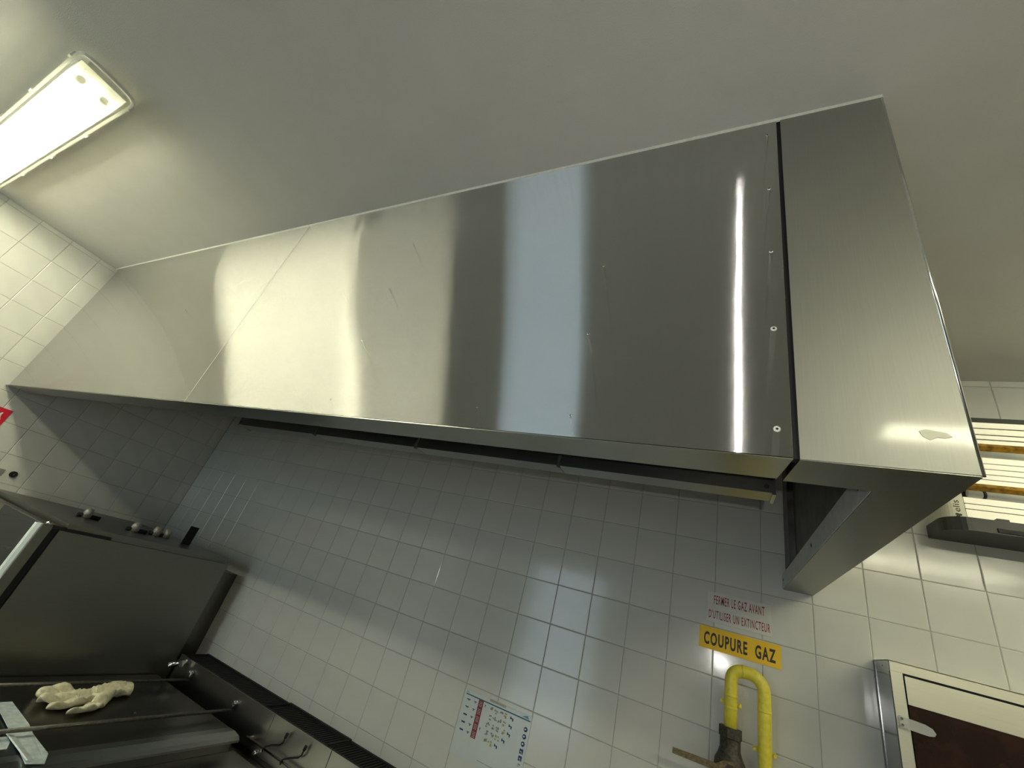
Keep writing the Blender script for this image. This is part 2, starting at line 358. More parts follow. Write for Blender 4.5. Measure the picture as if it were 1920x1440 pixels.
obj('inner_post', boxm(HR - FW + 0.004, HR - FW + 0.022, -0.16, -0.05, HB + 0.06, ZC), m_inner, hood)
for y in (HY + 0.16, HY + 0.60, -0.03):
    rivet('screw', HR - FW - 0.0015, y, HB + 0.026, 0.005, m_iron, hood, 'x')
# inner front lining, plenum and grease gutter with filter joints
obj('plenum', boxm(-1.79, -0.05, -0.93, -0.925, -0.062, ZC), m_inner, hood)
GY0, GY1, GZ0, GZ1 = -0.985, -0.935, -0.108, -0.075
cuts = [-1.79, -1.355, -0.92, -0.485, -0.052]
for i in range(4):
    a, b = cuts[i] + 0.001, cuts[i + 1] - 0.001
    bm = bmesh.new()
    prism(bm, [(GY0, GZ1), (GY0 + 0.002, GZ1), (GY0 + 0.004, GZ0 + 0.003), (GY1, GZ0 + 0.003), (GY1, GZ1 + 0.02), (GY1 + 0.002, GZ1 + 0.02), (GY1 + 0.002, GZ0), (GY0, GZ0)], 'x', a, b)
    obj('gutter_section', bm, m_inner2, hood)
    obj('filter', boxm(a + 0.003, b - 0.003, GY0 + 0.012, GY1 - 0.004, GZ0 + 0.006, -0.06), m_inner, hood)
for i, x in enumerate(cuts):
    bm = bmesh.new(); box(bm, x - 0.003, x + 0.003, GY0 - 0.003, GY1 + 0.002 if i in (0, 4) else GY0 + 0.006, GZ0 - 0.004, GZ1 + 0.008)
    obj('gutter_end' if i in (0, 4) else 'gutter_bracket', bm, m_lip if i in (0, 4) else m_inner, hood)
for x in (cuts[0] + 0.006, cuts[3], cuts[4] - 0.012):
    rivet('screw', x, GY0, GZ0 + 0.011, 0.0045, m_iron, hood, 'y')
obj('edge_fold', tubem([V(HR + 0.0005, HY + 0.001, HB), V(HR + 0.0005, HY + 0.001, ZC)], 0.0028, 10), m_bright, hood, label='bright rounded corner edge')  # rounded fold; its edge highlight is put in as brighter steel
# sealant bead along the ceiling
bm = bmesh.new(); prism(bm, [(HY - 0.005, ZC), (HY + 0.002, ZC), (HY + 0.002, ZC - 0.006), (HY - 0.001, ZC - 0.005)], 'x', XL, HR + 0.002)
prism(bm, [(HR + 0.0015, ZC), (HR + 0.006, ZC), (HR + 0.0015, ZC - 0.005)], 'y', HY, 0.0)
obj('sealant_bead', bm, m_seal, hood)
obj('corner_bead', prismm([(XL, HY + 0.026), (XL + 0.006, HY + 0.022), (XL, HY + 0.014)], 'z', HB, ZC), m_seal, hood)
m_rv = m_bright
for z in (0.721, 0.516, 0.320, 0.125, -0.073): rivet('rivet', -0.066, HY, z, 0.0052 if z < 0.2 else 0.004, m_white if z < 0.2 else m_rv, hood, 'y', m_txtK)
for x, zs in ((-1.087, (0.53, 0.328, 0.125, -0.074)), (-0.405, (0.328, 0.125, -0.074))):
    for z in zs: rivet('rivet', x, HY, z, 0.0032, m_rv, hood, 'y', m_txtK)
for x, z in ((-1.30, 0.33), (-2.33, 0.33), (-0.62, -0.07)): rivet('rivet', x, HY, z, 0.002, m_rv, hood, 'y')
bm = bmesh.new()
pts = [(0.100, -0.062), (0.108, -0.058), (0.118, -0.061), (0.128, -0.062), (0.133, -0.068), (0.126, -0.071), (0.118, -0.070), (0.110, -0.075), (0.103, -0.070)]
prism(bm, [(a, b) for a, b in pts], 'y', HY - 0.0012, HY - 0.0018)
obj('glue_residue', bm, mat('glue residue', (0.44, 0.43, 0.38), 0.45, 0.75), hood)

# ------------------------------------------------------------------ ceiling lights
def ceiling_light(x0, x1, yc, label):
    L_ = thing('ceiling_light', ((x0 + x1) / 2, yc, 0.68), label, 'light')
    obj('housing', boxm(x0 + 0.06, x1 - 0.06, yc - 0.055, yc + 0.055, 0.733, ZC, bev=0.004), m_white, L_)
    # shallow reflector tray
    bm = bmesh.new(); box(bm, x0 + 0.035, x1 - 0.035, yc - 0.066, yc + 0.066, 0.728, 0.732)
    box(bm, x0 + 0.035, x1 - 0.035, yc - 0.068, yc - 0.066, 0.714, 0.732); box(bm, x0 + 0.035, x1 - 0.035, yc + 0.066, yc + 0.068, 0.714, 0.732)
    obj('reflector', bm, m_white, L_)
    # moulded cover: open U section with rounded corners and closed rounded ends
    n = 7; R = 0.03; zb = 0.682; hw = 0.079
    sec = [(-hw, 0.733), (-hw, 0.72)]
    sec += [(-hw + R - R * math.cos(a), zb + R - R * math.sin(a)) for a in [PI / 2 * i / n for i in range(n + 1)]]
    sec += [(-s[0], s[1]) for s in reversed(sec)]
    bm = bmesh.new(); prev = None
    ts = [0, 0.04, 0.1, 0.2, 0.32, 0.48, 0.66, 0.84, 1.0]; ed = [(0.05 * t, 0.42 + 0.58 * (1 - (1 - t) ** 2.6) ** (1 / 2.6)) for t in ts]
    xs = [x0 + a for a, b in ed] + [x1 - a for a, b in reversed(ed)]; sc = [b for a, b in ed] + [b for a, b in reversed(ed)]
    for x, s in zip(xs, sc):
        k = 0.55 if s < 0.7 else 1
        rg = [bm.verts.new(V(x, yc + p[0] * (0.5 + 0.5 * s), 0.733 - (0.733 - p[1]) * (0.4 + 0.6 * s if s < 1 else 1) * (1 if k == 1 else 0.85))) for p in sec]
        if prev:
            for i in range(len(rg) - 1): bm.faces.new((prev[i], prev[i + 1], rg[i + 1], rg[i])).smooth = True
        else: bm.faces.new(rg)
        prev = rg
    bm.faces.new(prev)
    obj('cover', bm, m_lens, L_)
    # flat rim the cover clips to
    bm = bmesh.new(); out = []; inn = []
    for cx, sgn in ((x1 - 0.05, 1), (x0 + 0.05, -1)):
        for i in range(13):
            a = -PI / 2 + PI * i / 12; a = a if sgn > 0 else a + PI
            q = (cx + 0.062 * math.copysign(abs(math.cos(a)) ** 0.55, math.cos(a)), yc + 0.086 * math.copysign(abs(math.sin(a)) ** 0.55, math.sin(a))); out.append(q)
            inn.append((cx + 0.052 * math.copysign(abs(math.cos(a)) ** 0.55, math.cos(a)), yc + 0.077 * math.copysign(abs(math.sin(a)) ** 0.55, math.sin(a))))
    n = len(out)
    for z in (0.726, 0.733):
        pass
    A = [bm.verts.new(V(*p, 0.726)) for p in out]; B = [bm.verts.new(V(*p, 0.736)) for p in out]; A2 = [bm.verts.new(V(*p, 0.726)) for p in inn]; B2 = [bm.verts.new(V(*p, 0.736)) for p in inn]
    for i in range(n):
        j = (i + 1) % n
        bm.faces.new((A[i], A[j], B[j], B[i])); bm.faces.new((A[i], A[j], A2[j], A2[i])); bm.faces.new((A2[i], A2[j], B2[j], B2[i])); bm.faces.new((B[i], B[j], B2[j], B2[i]))
    obj('rim', bm, m_white, L_)
    for s in (-1, 1):
        obj('tube', tubem([V(x0 + 0.10, yc + s * 0.034, 0.708), V(x1 - 0.12, yc + s * 0.034, 0.708)], 0.013, 14), m_tube, L_, label='glowing white tube')
        for x in (x0 + 0.09, x1 - 0.11):
            obj('lamp_holder', tubem([V(x - 0.008, yc + s * 0.034, 0.710), V(x + 0.008, yc + s * 0.034, 0.710), V(x + 0.012, yc + s * 0.034, 0.710)], [0.0145, 0.0145, 0.010], 14), m_white, L_)
        for k in range(5):
            x = x1 - 0.055 - k * (x1 - x0 - 0.11) / 4
            obj('clip', boxm(x - 0.008, x + 0.008, yc + s * 0.084, yc + s * 0.091, 0.718, 0.742, bev=0.002), m_white, L_)
    return L_
ceiling_light(-3.60, -2.0, -1.868, 'lit white fluorescent ceiling fitting with clear cover at the far left')
ceiling_light(0.42, 2.02, -2.72, 'second fluorescent ceiling fitting beyond the right end of the hood')
ceiling_light(0.98, 2.58, -0.80, 'fourth fluorescent ceiling fitting close to the tiled wall right of the insect lamp')
ceiling_light(-3.40, -1.98, -2.90, 'third fluorescent ceiling fitting in the row behind the first one')

# ------------------------------------------------------------------ signs
def sign(name, x0, x1, z0, z1, m, label, cat, th=0.0016):
    return obj(name, boxm(x0, x1, -th, 0.0, z0, z1, bev=0.0004), m, label=label, cat=cat)
sg = sign('safety_sign', -0.1735, 0.0285, -0.283, -0.183, m_signW, 'white sign with two lines of dark red lettering, above the yellow sign', 'sign')
obj('lettering', text_bm("FERMER LE GAZ AVANT", -0.152, 0.0085, -0.2235, -0.1935, -0.0019, bold=0.011), m_txtR, sg, label='dark red lettering')
obj('lettering', text_bm("D'UTILISER UN EXTINCTEUR", -0.1675, 0.0245, -0.272, -0.2435, -0.0019, bold=0.011), m_txtR, sg, label='dark red lettering')
sg = sign('gas_sign', -0.1955, 0.0545, -0.372, -0.302, m_signY, 'yellow sign with large black lettering just above the yellow pipe', 'sign')
obj('lettering', text_bm("COUPURE  GAZ", -0.180, 0.039, -0.359, -0.318, -0.0019, bold=0.032), m_txtK, sg, label='black lettering')

# ------------------------------------------------------------------ poster (A4 sheet in a sleeve)
PX, PZ, PW, PH = -1.049, -0.765, 0.301, 0.212
ps = obj('poster', boxm(PX, PX + PW, -0.0012, 0.0, PZ - PH, PZ), m_paper, label='pale plastic sheet printed with a table of small pictograms on the tiled wall', cat='poster')
def pr(bm, u0, u1, v0, v1, y=-0.0015): return box(bm, PX + u0 * PW, PX + u1 * PW, y, -0.0011, PZ - v1 * PH, PZ - v0 * PH)
def pt(s, u0, u1, v0, v1, b=0.0, r=False): return text_bm(s, PX + u0 * PW, PX + u1 * PW, PZ - v1 * PH, PZ - v0 * PH, -0.0017, bold=b, rot90=r)
obj('header_line', pr(bmesh.new(), 0.03, 0.985, 0.066, 0.084), m_teal, ps)
obj('red_column', pr(bmesh.new(), 0.236, 0.309, 0.084, 0.655), m_maroon, ps)
bm = bmesh.new()
for k in range(5):
    v = 0.15 + 0.115 * k
    for j in range(4): pr(bm, 0.252, 0.293, v - 0.045 + j * 0.022, v - 0.037 + j * 0.022, -0.0018)
obj('red_column_text', bm, m_pale, ps, kind='stuff')
obj('small_heading', pt('Plan', 0.03, 0.07, 0.03, 0.05), m_navy, ps)
hb = obj('title_box', pr(bmesh.new(), 0.385, 0.63, 0.002, 0.04), m_pale, ps)
bm = pt('Planification', 0.40, 0.61, 0.008, 0.034)
obj('title', bm, m_grey, ps)
bm = bmesh.new()
prism(bm, [(PX + 0.965 * PW, PZ - 0.055 * PH), (PX + 0.86 * PW, PZ - 0.048 * PH), (PX + 0.9 * PW, PZ - 0.03 * PH), (PX + 0.94 * PW, PZ - 0.012 * PH)], 'y', -0.0015, -0.0011)
obj('logo', bm, m_teal2, ps)
rnd = random.Random(9)
def blob(bm, u, v, w, h):
    for _ in range(5):
        a = u + rnd.uniform(-w, w); b = v + rnd.uniform(-h, h); pr(bm, a - w * 0.5, a + w * 0.45, b - h * 0.35, b + h * 0.35, -0.0015 - rnd.random() * 0.0002)
for k in range(5):
    v = 0.15 + 0.115 * k
    sh = 0 if k < 3 else (-0.055 if k == 3 else -0.135)
    bm = bmesh.new()
    pr(bm, 0.06, 0.115, v - 0.012, v + 0.002 + 0.01 * (k > 1)); pr(bm, 0.075, 0.10, v + 0.004, v + 0.012)
    pr(bm, 0.17, 0.21, v - 0.015, v - 0.004); pr(bm, 0.18, 0.197, v, v + 0.014)
    obj('row_label', bm, m_navy, ps)
    if k in (0, 3): bm = bmesh.new(); prism(bm, [(PX + 0.335 * PW, PZ - (v - 0.03) * PH), (PX + 0.35 * PW, PZ - (v - 0.03) * PH), (PX + 0.343 * PW, PZ - (v + 0.02) * PH)], 'y', -0.0015, -0.0011); obj('arrow', bm, m_txtK, ps)
    us = [0.434, 0.512, 0.586] if k < 3 else ([0.44, 0.53] if k == 3 else [0.442])
    for u in us:
        bm = bmesh.new(); blob(bm, u, v, 0.022, 0.03); obj('pictogram', bm, m_grey, ps)
    bm = bmesh.new(); blob(bm, 0.654 + sh, v, 0.024, 0.03); obj('pictogram', bm, m_olive, ps)
    bm = bmesh.new(); c = 0.736 + sh
    pr(bm, c - 0.02, c - 0.006, v - 0.028, v + 0.01); pr(bm, c - 0.02, c + 0.024, v - 0.012, v + 0.004); pr(bm, c + 0.01, c + 0.026, v - 0.008, v + 0.03)
    obj('pictogram', bm, m_teal, ps)
for v in (0.208, 0.309, 0.413):
    bm = bmesh.new(); cx, cz = PX + 0.945 * PW, PZ - v * PH; R = 0.0077
    prism(bm, [(cx + R * math.cos(a), cz + R * math.sin(a)) for a in [2 * PI * i / 20 for i in range(20)]], 'y', -0.0015, -0.0011)
    bb = obj('round_mark', bm, m_navy, ps)
    bm = bmesh.new(); prism(bm, [(cx + R * 0.5 * math.cos(a) - 0.001, cz + R * 0.42 * math.sin(a)) for a in [2 * PI * i / 12 for i in range(9)]], 'y', -0.0018, -0.0012); obj('mark_inset', bm, m_paper, bb)
for v in (0.515, 0.61):
    bm = bmesh.new(); pr(bm, 0.92, 0.968, v - 0.034, v + 0.034); bb = obj('square_mark', bm, m_navy, ps)
    bm = bmesh.new(); pr(bm, 0.93, 0.95, v - 0.004, v + 0.006, -0.0018); pr(bm, 0.94, 0.958, v + 0.014, v + 0.022, -0.0018); obj('mark_inset', bm, m_paper, bb)
bm = bmesh.new(); pr(bm, 0.93, 0.965, 0.68, 0.70); pr(bm, 0.93, 0.95, 0.71, 0.72); obj('small_print', bm, m_grey, ps)
bm = bmesh.new(); pr(bm, 0.40, 0.62, 0.905, 0.912); obj('footer_line', bm, m_grey, ps)

# red fire sign on the left wall
XS = XL
sgn = obj('fire_sign', boxm(XS, XS + 0.002, -1.283, -1.083, -0.435, -0.235), m_red, label='red square fire sign with white flame strokes on the left wall', cat='sign')
def stroke(pts, w):
    bm = bmesh.new(); L_ = []; R_ = []
    for i, p in enumerate(pts):
        q = pts[min(i + 1, len(pts) - 1)]; o = pts[max(i - 1, 0)]
        d = Vector((q[0] - o[0], q[1] - o[1])).normalized(); t = w * math.sin(PI * (0.12 + 0.76 * i / (len(pts) - 1)))
        L_.append((p[0] - d.y * t, p[1] + d.x * t)); R_.append((p[0] + d.y * t, p[1] - d.x * t))
    pr_ = L_ + R_[::-1]
    A = [bm.verts.new(V(XS + 0.0028, a, b)) for a, b in pr_]; n = len(pts)
    for i in range(n - 1): bm.faces.new((A[i], A[i + 1], A[2 * n - 2 - i], A[2 * n - 1 - i]))
    return bm
for pts, w in (([(-1.112, -0.258), (-1.118, -0.272), (-1.113, -0.288), (-1.102, -0.298)], 0.007), ([(-1.135, -0.268), (-1.142, -0.285), (-1.136, -0.30)], 0.009), ([(-1.15, -0.32), (-1.138, -0.334), (-1.12, -0.342), (-1.105, -0.352)], 0.008),
               ([(-1.16, -0.27), (-1.175, -0.30), (-1.17, -0.33), (-1.15, -0.36)], 0.008)):
    obj('flame', stroke(pts, w), m_white, sgn)
bm = bmesh.new(); box(bm, XS + 0.002, XS + 0.0028, -1.24, -1.13, -0.415, -0.385); obj('symbol_bar', bm, m_white, sgn)
# black hook and small grey sticker
hk = thing('wall_hook', (XS, -0.892, -0.56), 'small black oval hook on the left wall below the fire sign', 'hook')
obj('plate', tubem([V(XS, -0.892, -0.542), V(XS + 0.006, -0.892, -0.542)], 0.017, 16, up=Vector((0, 0, 1))), m_iron, hk)
obj('peg', tubem([V(XS + 0.004, -0.892, -0.545), V(XS + 0.022, -0.892, -0.548), V(XS + 0.028, -0.892, -0.535)], 0.005, 8, up=Vector((0, 1, 0))), m_iron, hk)
obj('sticker', boxm(XS, XS + 0.0012, -0.968, -0.93, -0.567, -0.53), m_grey, label='faded grey square sticker beside the black wall hook', cat='sticker')

# ------------------------------------------------------------------ gas pipe with shut-off valve
gp = thing('gas_pipe', (-0.04, -0.05, -1.1), 'yellow painted gas pipe bent like an upside-down U with a lever valve', 'pipe')
PXL, PXR, PY = -0.0925, 0.0005, -0.05
RP = 0.0185
def arc(cx, cz, r, a0, a1, n): return [V(cx + r * math.cos(a0 + (a1 - a0) * i / n), PY, cz + r * math.sin(a0 + (a1 - a0) * i / n)) for i in range(n + 1)]
zt = -0.444
pts = [V(PXL, PY, -0.60), V(PXL, PY, zt - 0.03)] + arc(PXL + 0.034, zt, 0.034, PI, PI / 2, 8) + arc(PXR - 0.042, zt - 0.008, 0.042, PI / 2, 0, 8) + [V(PXR, PY, zt - 0.06), V(PXR, PY, -1.15)]
obj('pipe', tubem(pts, RP, 20, up=Vector((0, 1, 0))), m_yellow, gp)
for c, d in (((PXL, zt - 0.042), (0, 1)), ((PXR, zt - 0.055), (0, 1)), ((PXL, zt - 0.075), (0, 1)), ((PXL + 0.034, zt + 0.034), (1, 0))):
    q = V(c[0], PY, c[1]); dd = Vector((d[0], 0, d[1])) * 0.002
    obj('weld_ring', tubem([q - dd * 2, q - dd, q + dd, q + dd * 2], [RP + 0.0002, RP + 0.0012, RP + 0.0012, RP + 0.0002], 20, up=Vector((0, 1, 0))), m_yellow, gp)
def hexn(z0, z1, r, m, name, x=PXL):
    obj(name, prismm([(x + r * math.cos(PI / 3 * i + 0.26), PY + r * math.sin(PI / 3 * i + 0.26)) for i in range(6)], 'z', z0, z1), m, gp)
hexn(-0.597, -0.570, 0.0335, m_iron2, 'valve_collar')
obj('valve_body', tubem([V(PXL, PY, z) for z in (-0.598, -0.625, -0.64, -0.655, -0.675, -0.69, -0.70, -0.73)], [0.029, 0.029, 0.034, 0.042, 0.044, 0.04, 0.03, 0.029], 20, up=Vector((0, 1, 0))), m_iron2, gp)
hexn(-0.76, -0.73, 0.0335, m_iron2, 'valve_collar')
obj('lower_pipe', tubem([V(PXL, PY, -0.755), V(PXL, PY, -1.15)], RP, 20, up=Vector((0, 1, 0))), m_yellow, gp)
ly = PY - 0.055
obj('valve_stem', tubem([V(PXL, PY - 0.03, -0.669), V(PXL, ly - 0.008, -0.669)], 0.014, 12, up=Vector((0, 0, 1))), m_iron2, gp)
bm = bmesh.new()
z = -0.669
prism(bm, [(-0.252, z + 0.001), (-0.252, z - 0.014), (-0.13, z - 0.013), (-0.115, z - 0.022), (-0.09, z - 0.024), (-0.072, z - 0.012), (-0.072, z + 0.010), (-0.088, z + 0.022), (-0.11, z + 0.018), (-0.13, z + 0.004)], 'y', ly - 0.003, ly + 0.003)
lv = obj('lever', bm, m_brass, gp, label='flat tarnished brass lever')
obj('lever_nut', prismm([(PXL + 0.011 * math.cos(PI / 3 * i), z + 0.011 * math.sin(PI / 3 * i)) for i in range(6)], 'y', ly - 0.011, ly - 0.003), m_iron2, lv)
for zc, xs in ((-0.508, PXL), (-0.602, PXR)):
    bm = bmesh.new()
    box(bm, xs - RP - 0.012, xs + RP + 0.012, -0.030, -0.026, zc - 0.007, zc + 0.007); box(bm, xs - 0.006, xs + 0.006, -0.028, -0.0, zc - 0.006, zc + 0.006)
    c = obj('pipe_clamp', bm, m_yellow, gp)
    for s in (-1, 1): obj('clamp_screw', tubem([V(xs + s * (RP + 0.008), -0.026, zc), V(xs + s * (RP + 0.008), -0.044, zc)], 0.0045, 8, up=Vector((0, 0, 1))), m_yellow, c)

# ------------------------------------------------------------------ insect lamp
il = thing('insect_lamp', (0.76, 0.0, 0.14), 'cream wall-mounted insect lamp with self-glowing slotted louvres, pale tubes and dark tray', 'insect lamp')
X0, X1, YF = 0.50, 1.16, -0.115
obj('back_case', boxm(X0 + 0.045, X1, -0.03, 0.0, 0.175, 0.55, bev=0.004), m_grill, il)
for x, nm in ((X0, 'end_cover'), (X1 - 0.05, 'end_cover')):
    bm = bmesh.new()
    prof = [(x, -0.0)] + [(x + 0.03 - 0.03 * math.cos(a), -0.085 - 0.03 * math.sin(a)) for a in [PI / 2 * i / 6 for i in range(7)]] + [(x + 0.052, YF), (x + 0.052, 0.0)]
    if nm and x > 0.8: prof = [(X1 - (p[0] - (X1 - 0.05)), p[1]) for p in prof]
    prism(bm, prof, 'z', 0.175, 0.545)
    ec = obj('end_cover', bm, m_grill, il)
    if x < 0.8: end0 = ec
obj('logo_text', text_bm('elis', 0.524, 0.540, 0.207, 0.245, YF - 0.0006, rot90=True, bold=0.0), m_txtK, end0)
bm = bmesh.new()
for a in (0.4, 2.4, 4.3):
    cx, cz = 0.5335 + 0.004 * math.cos(a), 0.196 + 0.0045 * math.sin(a)
    prism(bm, [(cx + 0.0046 * math.cos(t), cz + 0.0036 * math.sin(t)) for t in [2 * PI * i / 10 for i in range(10)]], 'y', YF - 0.0012, YF - 0.0002)
obj('logo_mark', bm, m_txtK, end0)
LX0, LX1 = X0 + 0.054, X1 - 0.054
obj('top_cover', boxm(LX0, LX1, YF, -0.03, 0.534, 0.553, bev=0.002), m_tray, il, label='black top slot')
bounds = [(0.5335, 0.5145), (0.5095, 0.4905), (0.4855, 0.4725), (0.4675, 0.453)]
bounds += [(0.404, 0.384), (0.3805, 0.365), (0.3615, 0.346), (0.3425, 0.328), (0.3245, 0.309)]
bounds += [(0.259, 0.2405), (0.237, 0.2225), (0.219, 0.19)]
for zt_, zb_ in bounds: obj('slat', boxm(LX0, LX1, YF - 0.001, YF + 0.003, zb_, zt_), m_slat, il)
obj('shadow_board', boxm(LX0, LX1, YF + 0.012, YF + 0.016, 0.19, 0.534), m_iron, il)
for zt_, zb_ in ((0.453, 0.426), (0.309, 0.284)):
    bm = bmesh.new(); prism(bm, [(YF - 0.002, zt_), (YF + 0.012, zb_ - 0.002), (YF + 0.004, zb_ - 0.002), (YF - 0.008, zt_ - 0.012)], 'x', LX0, LX1)
    obj('amber_strip', bm, m_amber, il)
    tb = obj('tube', tubem([V(LX0 + 0.012, YF, zb_ - 0.012), V(LX1 - 0.01, YF, zb_ - 0.012)], 0.0115, 14), m_white, il, label='pale tube')
    obj('tube_band', tubem([V(LX0 + 0.045, YF, zb_ - 0.012), V(LX0 + 0.053, YF, zb_ - 0.012)], 0.0121, 14), m_iron, tb)
# catch tray below; the lamp's glow comes from the slat emission alone
bm = bmesh.new()
def rr(x0, x1, y0, y1, r, n=8):
    o = [(x0, y1)]
    o += [(x0 + r - r * math.cos(a), y0 + r - r * math.sin(a)) for a in [PI / 2 * i / n for i in range(n + 1)]]
    o += [(x1 - r + r * math.sin(a), y0 + r - r * math.cos(a)) for a in [PI / 2 * i / n for i in range(n + 1)]]
    return o + [(x1, y1)]
prism(bm, rr(X0 - 0.012, X1 + 0.012, -0.148, 0.0, 0.06), 'z', 0.142, 0.183)
tr = obj('tray', bm, m_tray, il, label='dark grey catch tray with rounded ends')
obj('tray_catch', boxm(0.605, 0.632, -0.147, -0.120, 0.183, 0.190, bev=0.001), m_tray, tr)
obj('tray_groove', boxm(0.60, X1 - 0.03, -0.151, -0.147, 0.146, 0.158), m_black, tr)

# ------------------------------------------------------------------ wall cabinet with tinted door
cb = thing('wall_cabinet', (0.62, 0.0, -0.85), 'stainless steel wall cabinet with dark tinted door at the lower right', 'cabinet')
CX0, CX1, CY, CZ1, CZ0 = 0.301, 0.95, -0.14, -0.270, -0.85
bm = bmesh.new(); box(bm, CX0, CX0 + 0.0015, CY, 0, CZ0, CZ1); box(bm, CX0 - 0.0015, CX0, -0.012, 0, CZ0, CZ1); box(bm, CX0 - 0.0012, CX0, CY, CY + 0.075, CZ0, CZ1 - 0.028)
obj('side_panel', bm, m_cab_shade, cb, label='mirror-like side panel with painted-in shade')
bm = bmesh.new(); box(bm, CX0, CX1, CY, 0, CZ1 - 0.002, CZ1); box(bm, CX0 + 0.002, CX1, CY, CY + 0.002, CZ1 - 0.025, CZ1)
obj('top_panel', bm, m_cab, cb)
obj('stile', boxm(CX0 + 0.0016, CX0 + 0.028, CY - 0.0006, CY + 0.002, CZ0, CZ1 - 0.0255), m_cab, cb)
obj('frame_gap', boxm(CX0 + 0.002, CX1, CY + 0.006, CY + 0.012, CZ0, CZ1 - 0.002), m_black, cb)
obj('side_panel', boxm(CX1 - 0.002, CX1, CY, 0, CZ0, CZ1), m_cab_shade, cb)
obj('bottom_panel', boxm(CX0, CX1, CY, 0, CZ0 - 0.002, CZ0), m_cab, cb)
dr = obj('door', boxm(CX0 + 0.031, CX1 - 0.03, CY - 0.001, CY + 0.004, CZ0 + 0.005, CZ1 - 0.031), m_tint, cb, label='dark brown tinted pane')
obj('door_rail', boxm(CX0 + 0.031, CX1 - 0.03, CY - 0.003, CY + 0.003, CZ1 - 0.098, CZ1 - 0.031, bev=0.0006), m_cab, dr)
z = -0.413
bm = bmesh.new()
prism(bm, [(0.306, z + 0.014), (0.358, z + 0.010), (0.372, z + 0.005), (0.378, z - 0.004), (0.374, z - 0.011), (0.362, z - 0.014), (0.306, z - 0.012)], 'y', CY - 0.012, CY - 0.006)
tb = obj('latch_tab', bm, m_tab, cb, label='clear plastic latch tab with rounded end')
for zz in (0.008, -0.006): obj('tab_screw', tubem([V(0.311, CY, z + zz), V(0.311, CY - 0.014, z + zz)], 0.003, 8, up=Vector((0, 0, 1))), m_bright, tb)
rivet('screw', CX0 + 0.0, CY + 0.06, CZ1 - 0.015, 0.002, m_iron, cb, 'x')

# ------------------------------------------------------------------ oven at the left
ov = thing('oven', (-3.17, -0.56, ZF), 'large steel oven with dark glass door in the left corner', 'oven')
OX0, OX1, OY0, OY1, OZ1 = -3.735, -2.63, -0.945, -0.157, -0.652
obj('body', boxm(OX0, OX1, OY0, OY1, ZF + 0.1, OZ1 - 0.008), m_oven, ov)
obj('top_cover', boxm(OX0, OX1 - 0.012, OY0 + 0.02, OY1 - 0.01, OZ1 - 0.0078, OZ1 + 0.022), m_oven, ov)
obj('rear_box', boxm(OX0 + 0.3, -2.725, OY1 + 0.002, -0.002, ZF + 0.1, -0.712), m_dark, ov)  # dark box filling the strip between oven body and back wall
obj('side_trim', boxm(OX1 - 0.02, OX1 + 0.002, OY0 + 0.0, OY0 + 0.19, OZ1 - 0.008, OZ1 + 0.004), m_iron, ov)
obj('gasket', boxm(OX0 + 0.03, OX1 - 0.012, OY0 - 0.026, OY0, ZF + 0.45, OZ1 - 0.01), m_black, ov)
dx0 = -3.12
dr = obj('door', boxm(dx0, OX1, OY0 - 0.063, OY0 - 0.026, ZF + 0.5, OZ1 + 0.006, bev=0.003), m_oven, ov)
obj('glass', boxm(dx0 + 0.008, OX1 - 0.028, OY0 - 0.068, OY0 - 0.063, ZF + 0.52, OZ1 + 0.004), m_glass, dr)
obj('door_trim', prismm([(OX1 - 0.001, OY0 - 0.063), (OX1 - 0.001, OY0 - 0.068), (OX1 - 0.01, OY0 - 0.079), (OX1 - 0.025, OY0 - 0.082), (OX1 - 0.027, OY0 - 0.063)], 'z', ZF + 0.5, OZ1 + 0.003), m_trimw, dr, label='bright steel edge strip')
obj('hinge_cap', tubem([V(OX1 - 0.006, OY0 - 0.045, OZ1 + 0.004), V(OX1 - 0.006, OY0 - 0.045, OZ1 + 0.014), V(OX1 - 0.006, OY0 - 0.045, OZ1 + 0.018)], [0.011, 0.011, 0.005], 12, up=Vector((0, 1, 0))), m_bright, dr)
obj('hinge', boxm(OX1 - 0.03, OX1 + 0.0, OY0 - 0.03, OY0 + 0.02, OZ1 - 0.006, OZ1 + 0.008, bev=0.002), m_iron, ov)
obj('control_panel', boxm(OX0 + 0.01, dx0 - 0.01, OY0 - 0.05, OY0, ZF + 0.5, OZ1 - 0.0), m_oven, ov)
obj('plinth', boxm(OX0 + 0.05, OX1 - 0.05, OY0 + 0.05, OY1 - 0.02, ZF, ZF + 0.1), m_iron, ov)
TZ = OZ1 + 0.022
def fitting(x, y, n):
    f = obj('pipe_fitting', tubem([V(x, y - 0.05, TZ + 0.010), V(x, y + 0.05, TZ + 0.010)], 0.010, 10), m_iron, ov)
    for k in range(n):
        yy = y - 0.012 + k * 0.055
        obj('union_nut', tubem([V(x, yy, TZ + 0.001), V(x, yy, TZ + 0.03), V(x, yy, TZ + 0.048)], [0.021, 0.021, 0.015], 10), m_trimd, f)
fitting(-3.15, -0.68, 1)
fitting(-2.97, -0.52, 1)
fitting(-3.02, -0.385, 2)
br = obj('upright_bracket', boxm(-2.90, -2.893, -0.31, -0.262, TZ, TZ + 0.10), m_iron, ov, label='small black upright plate')

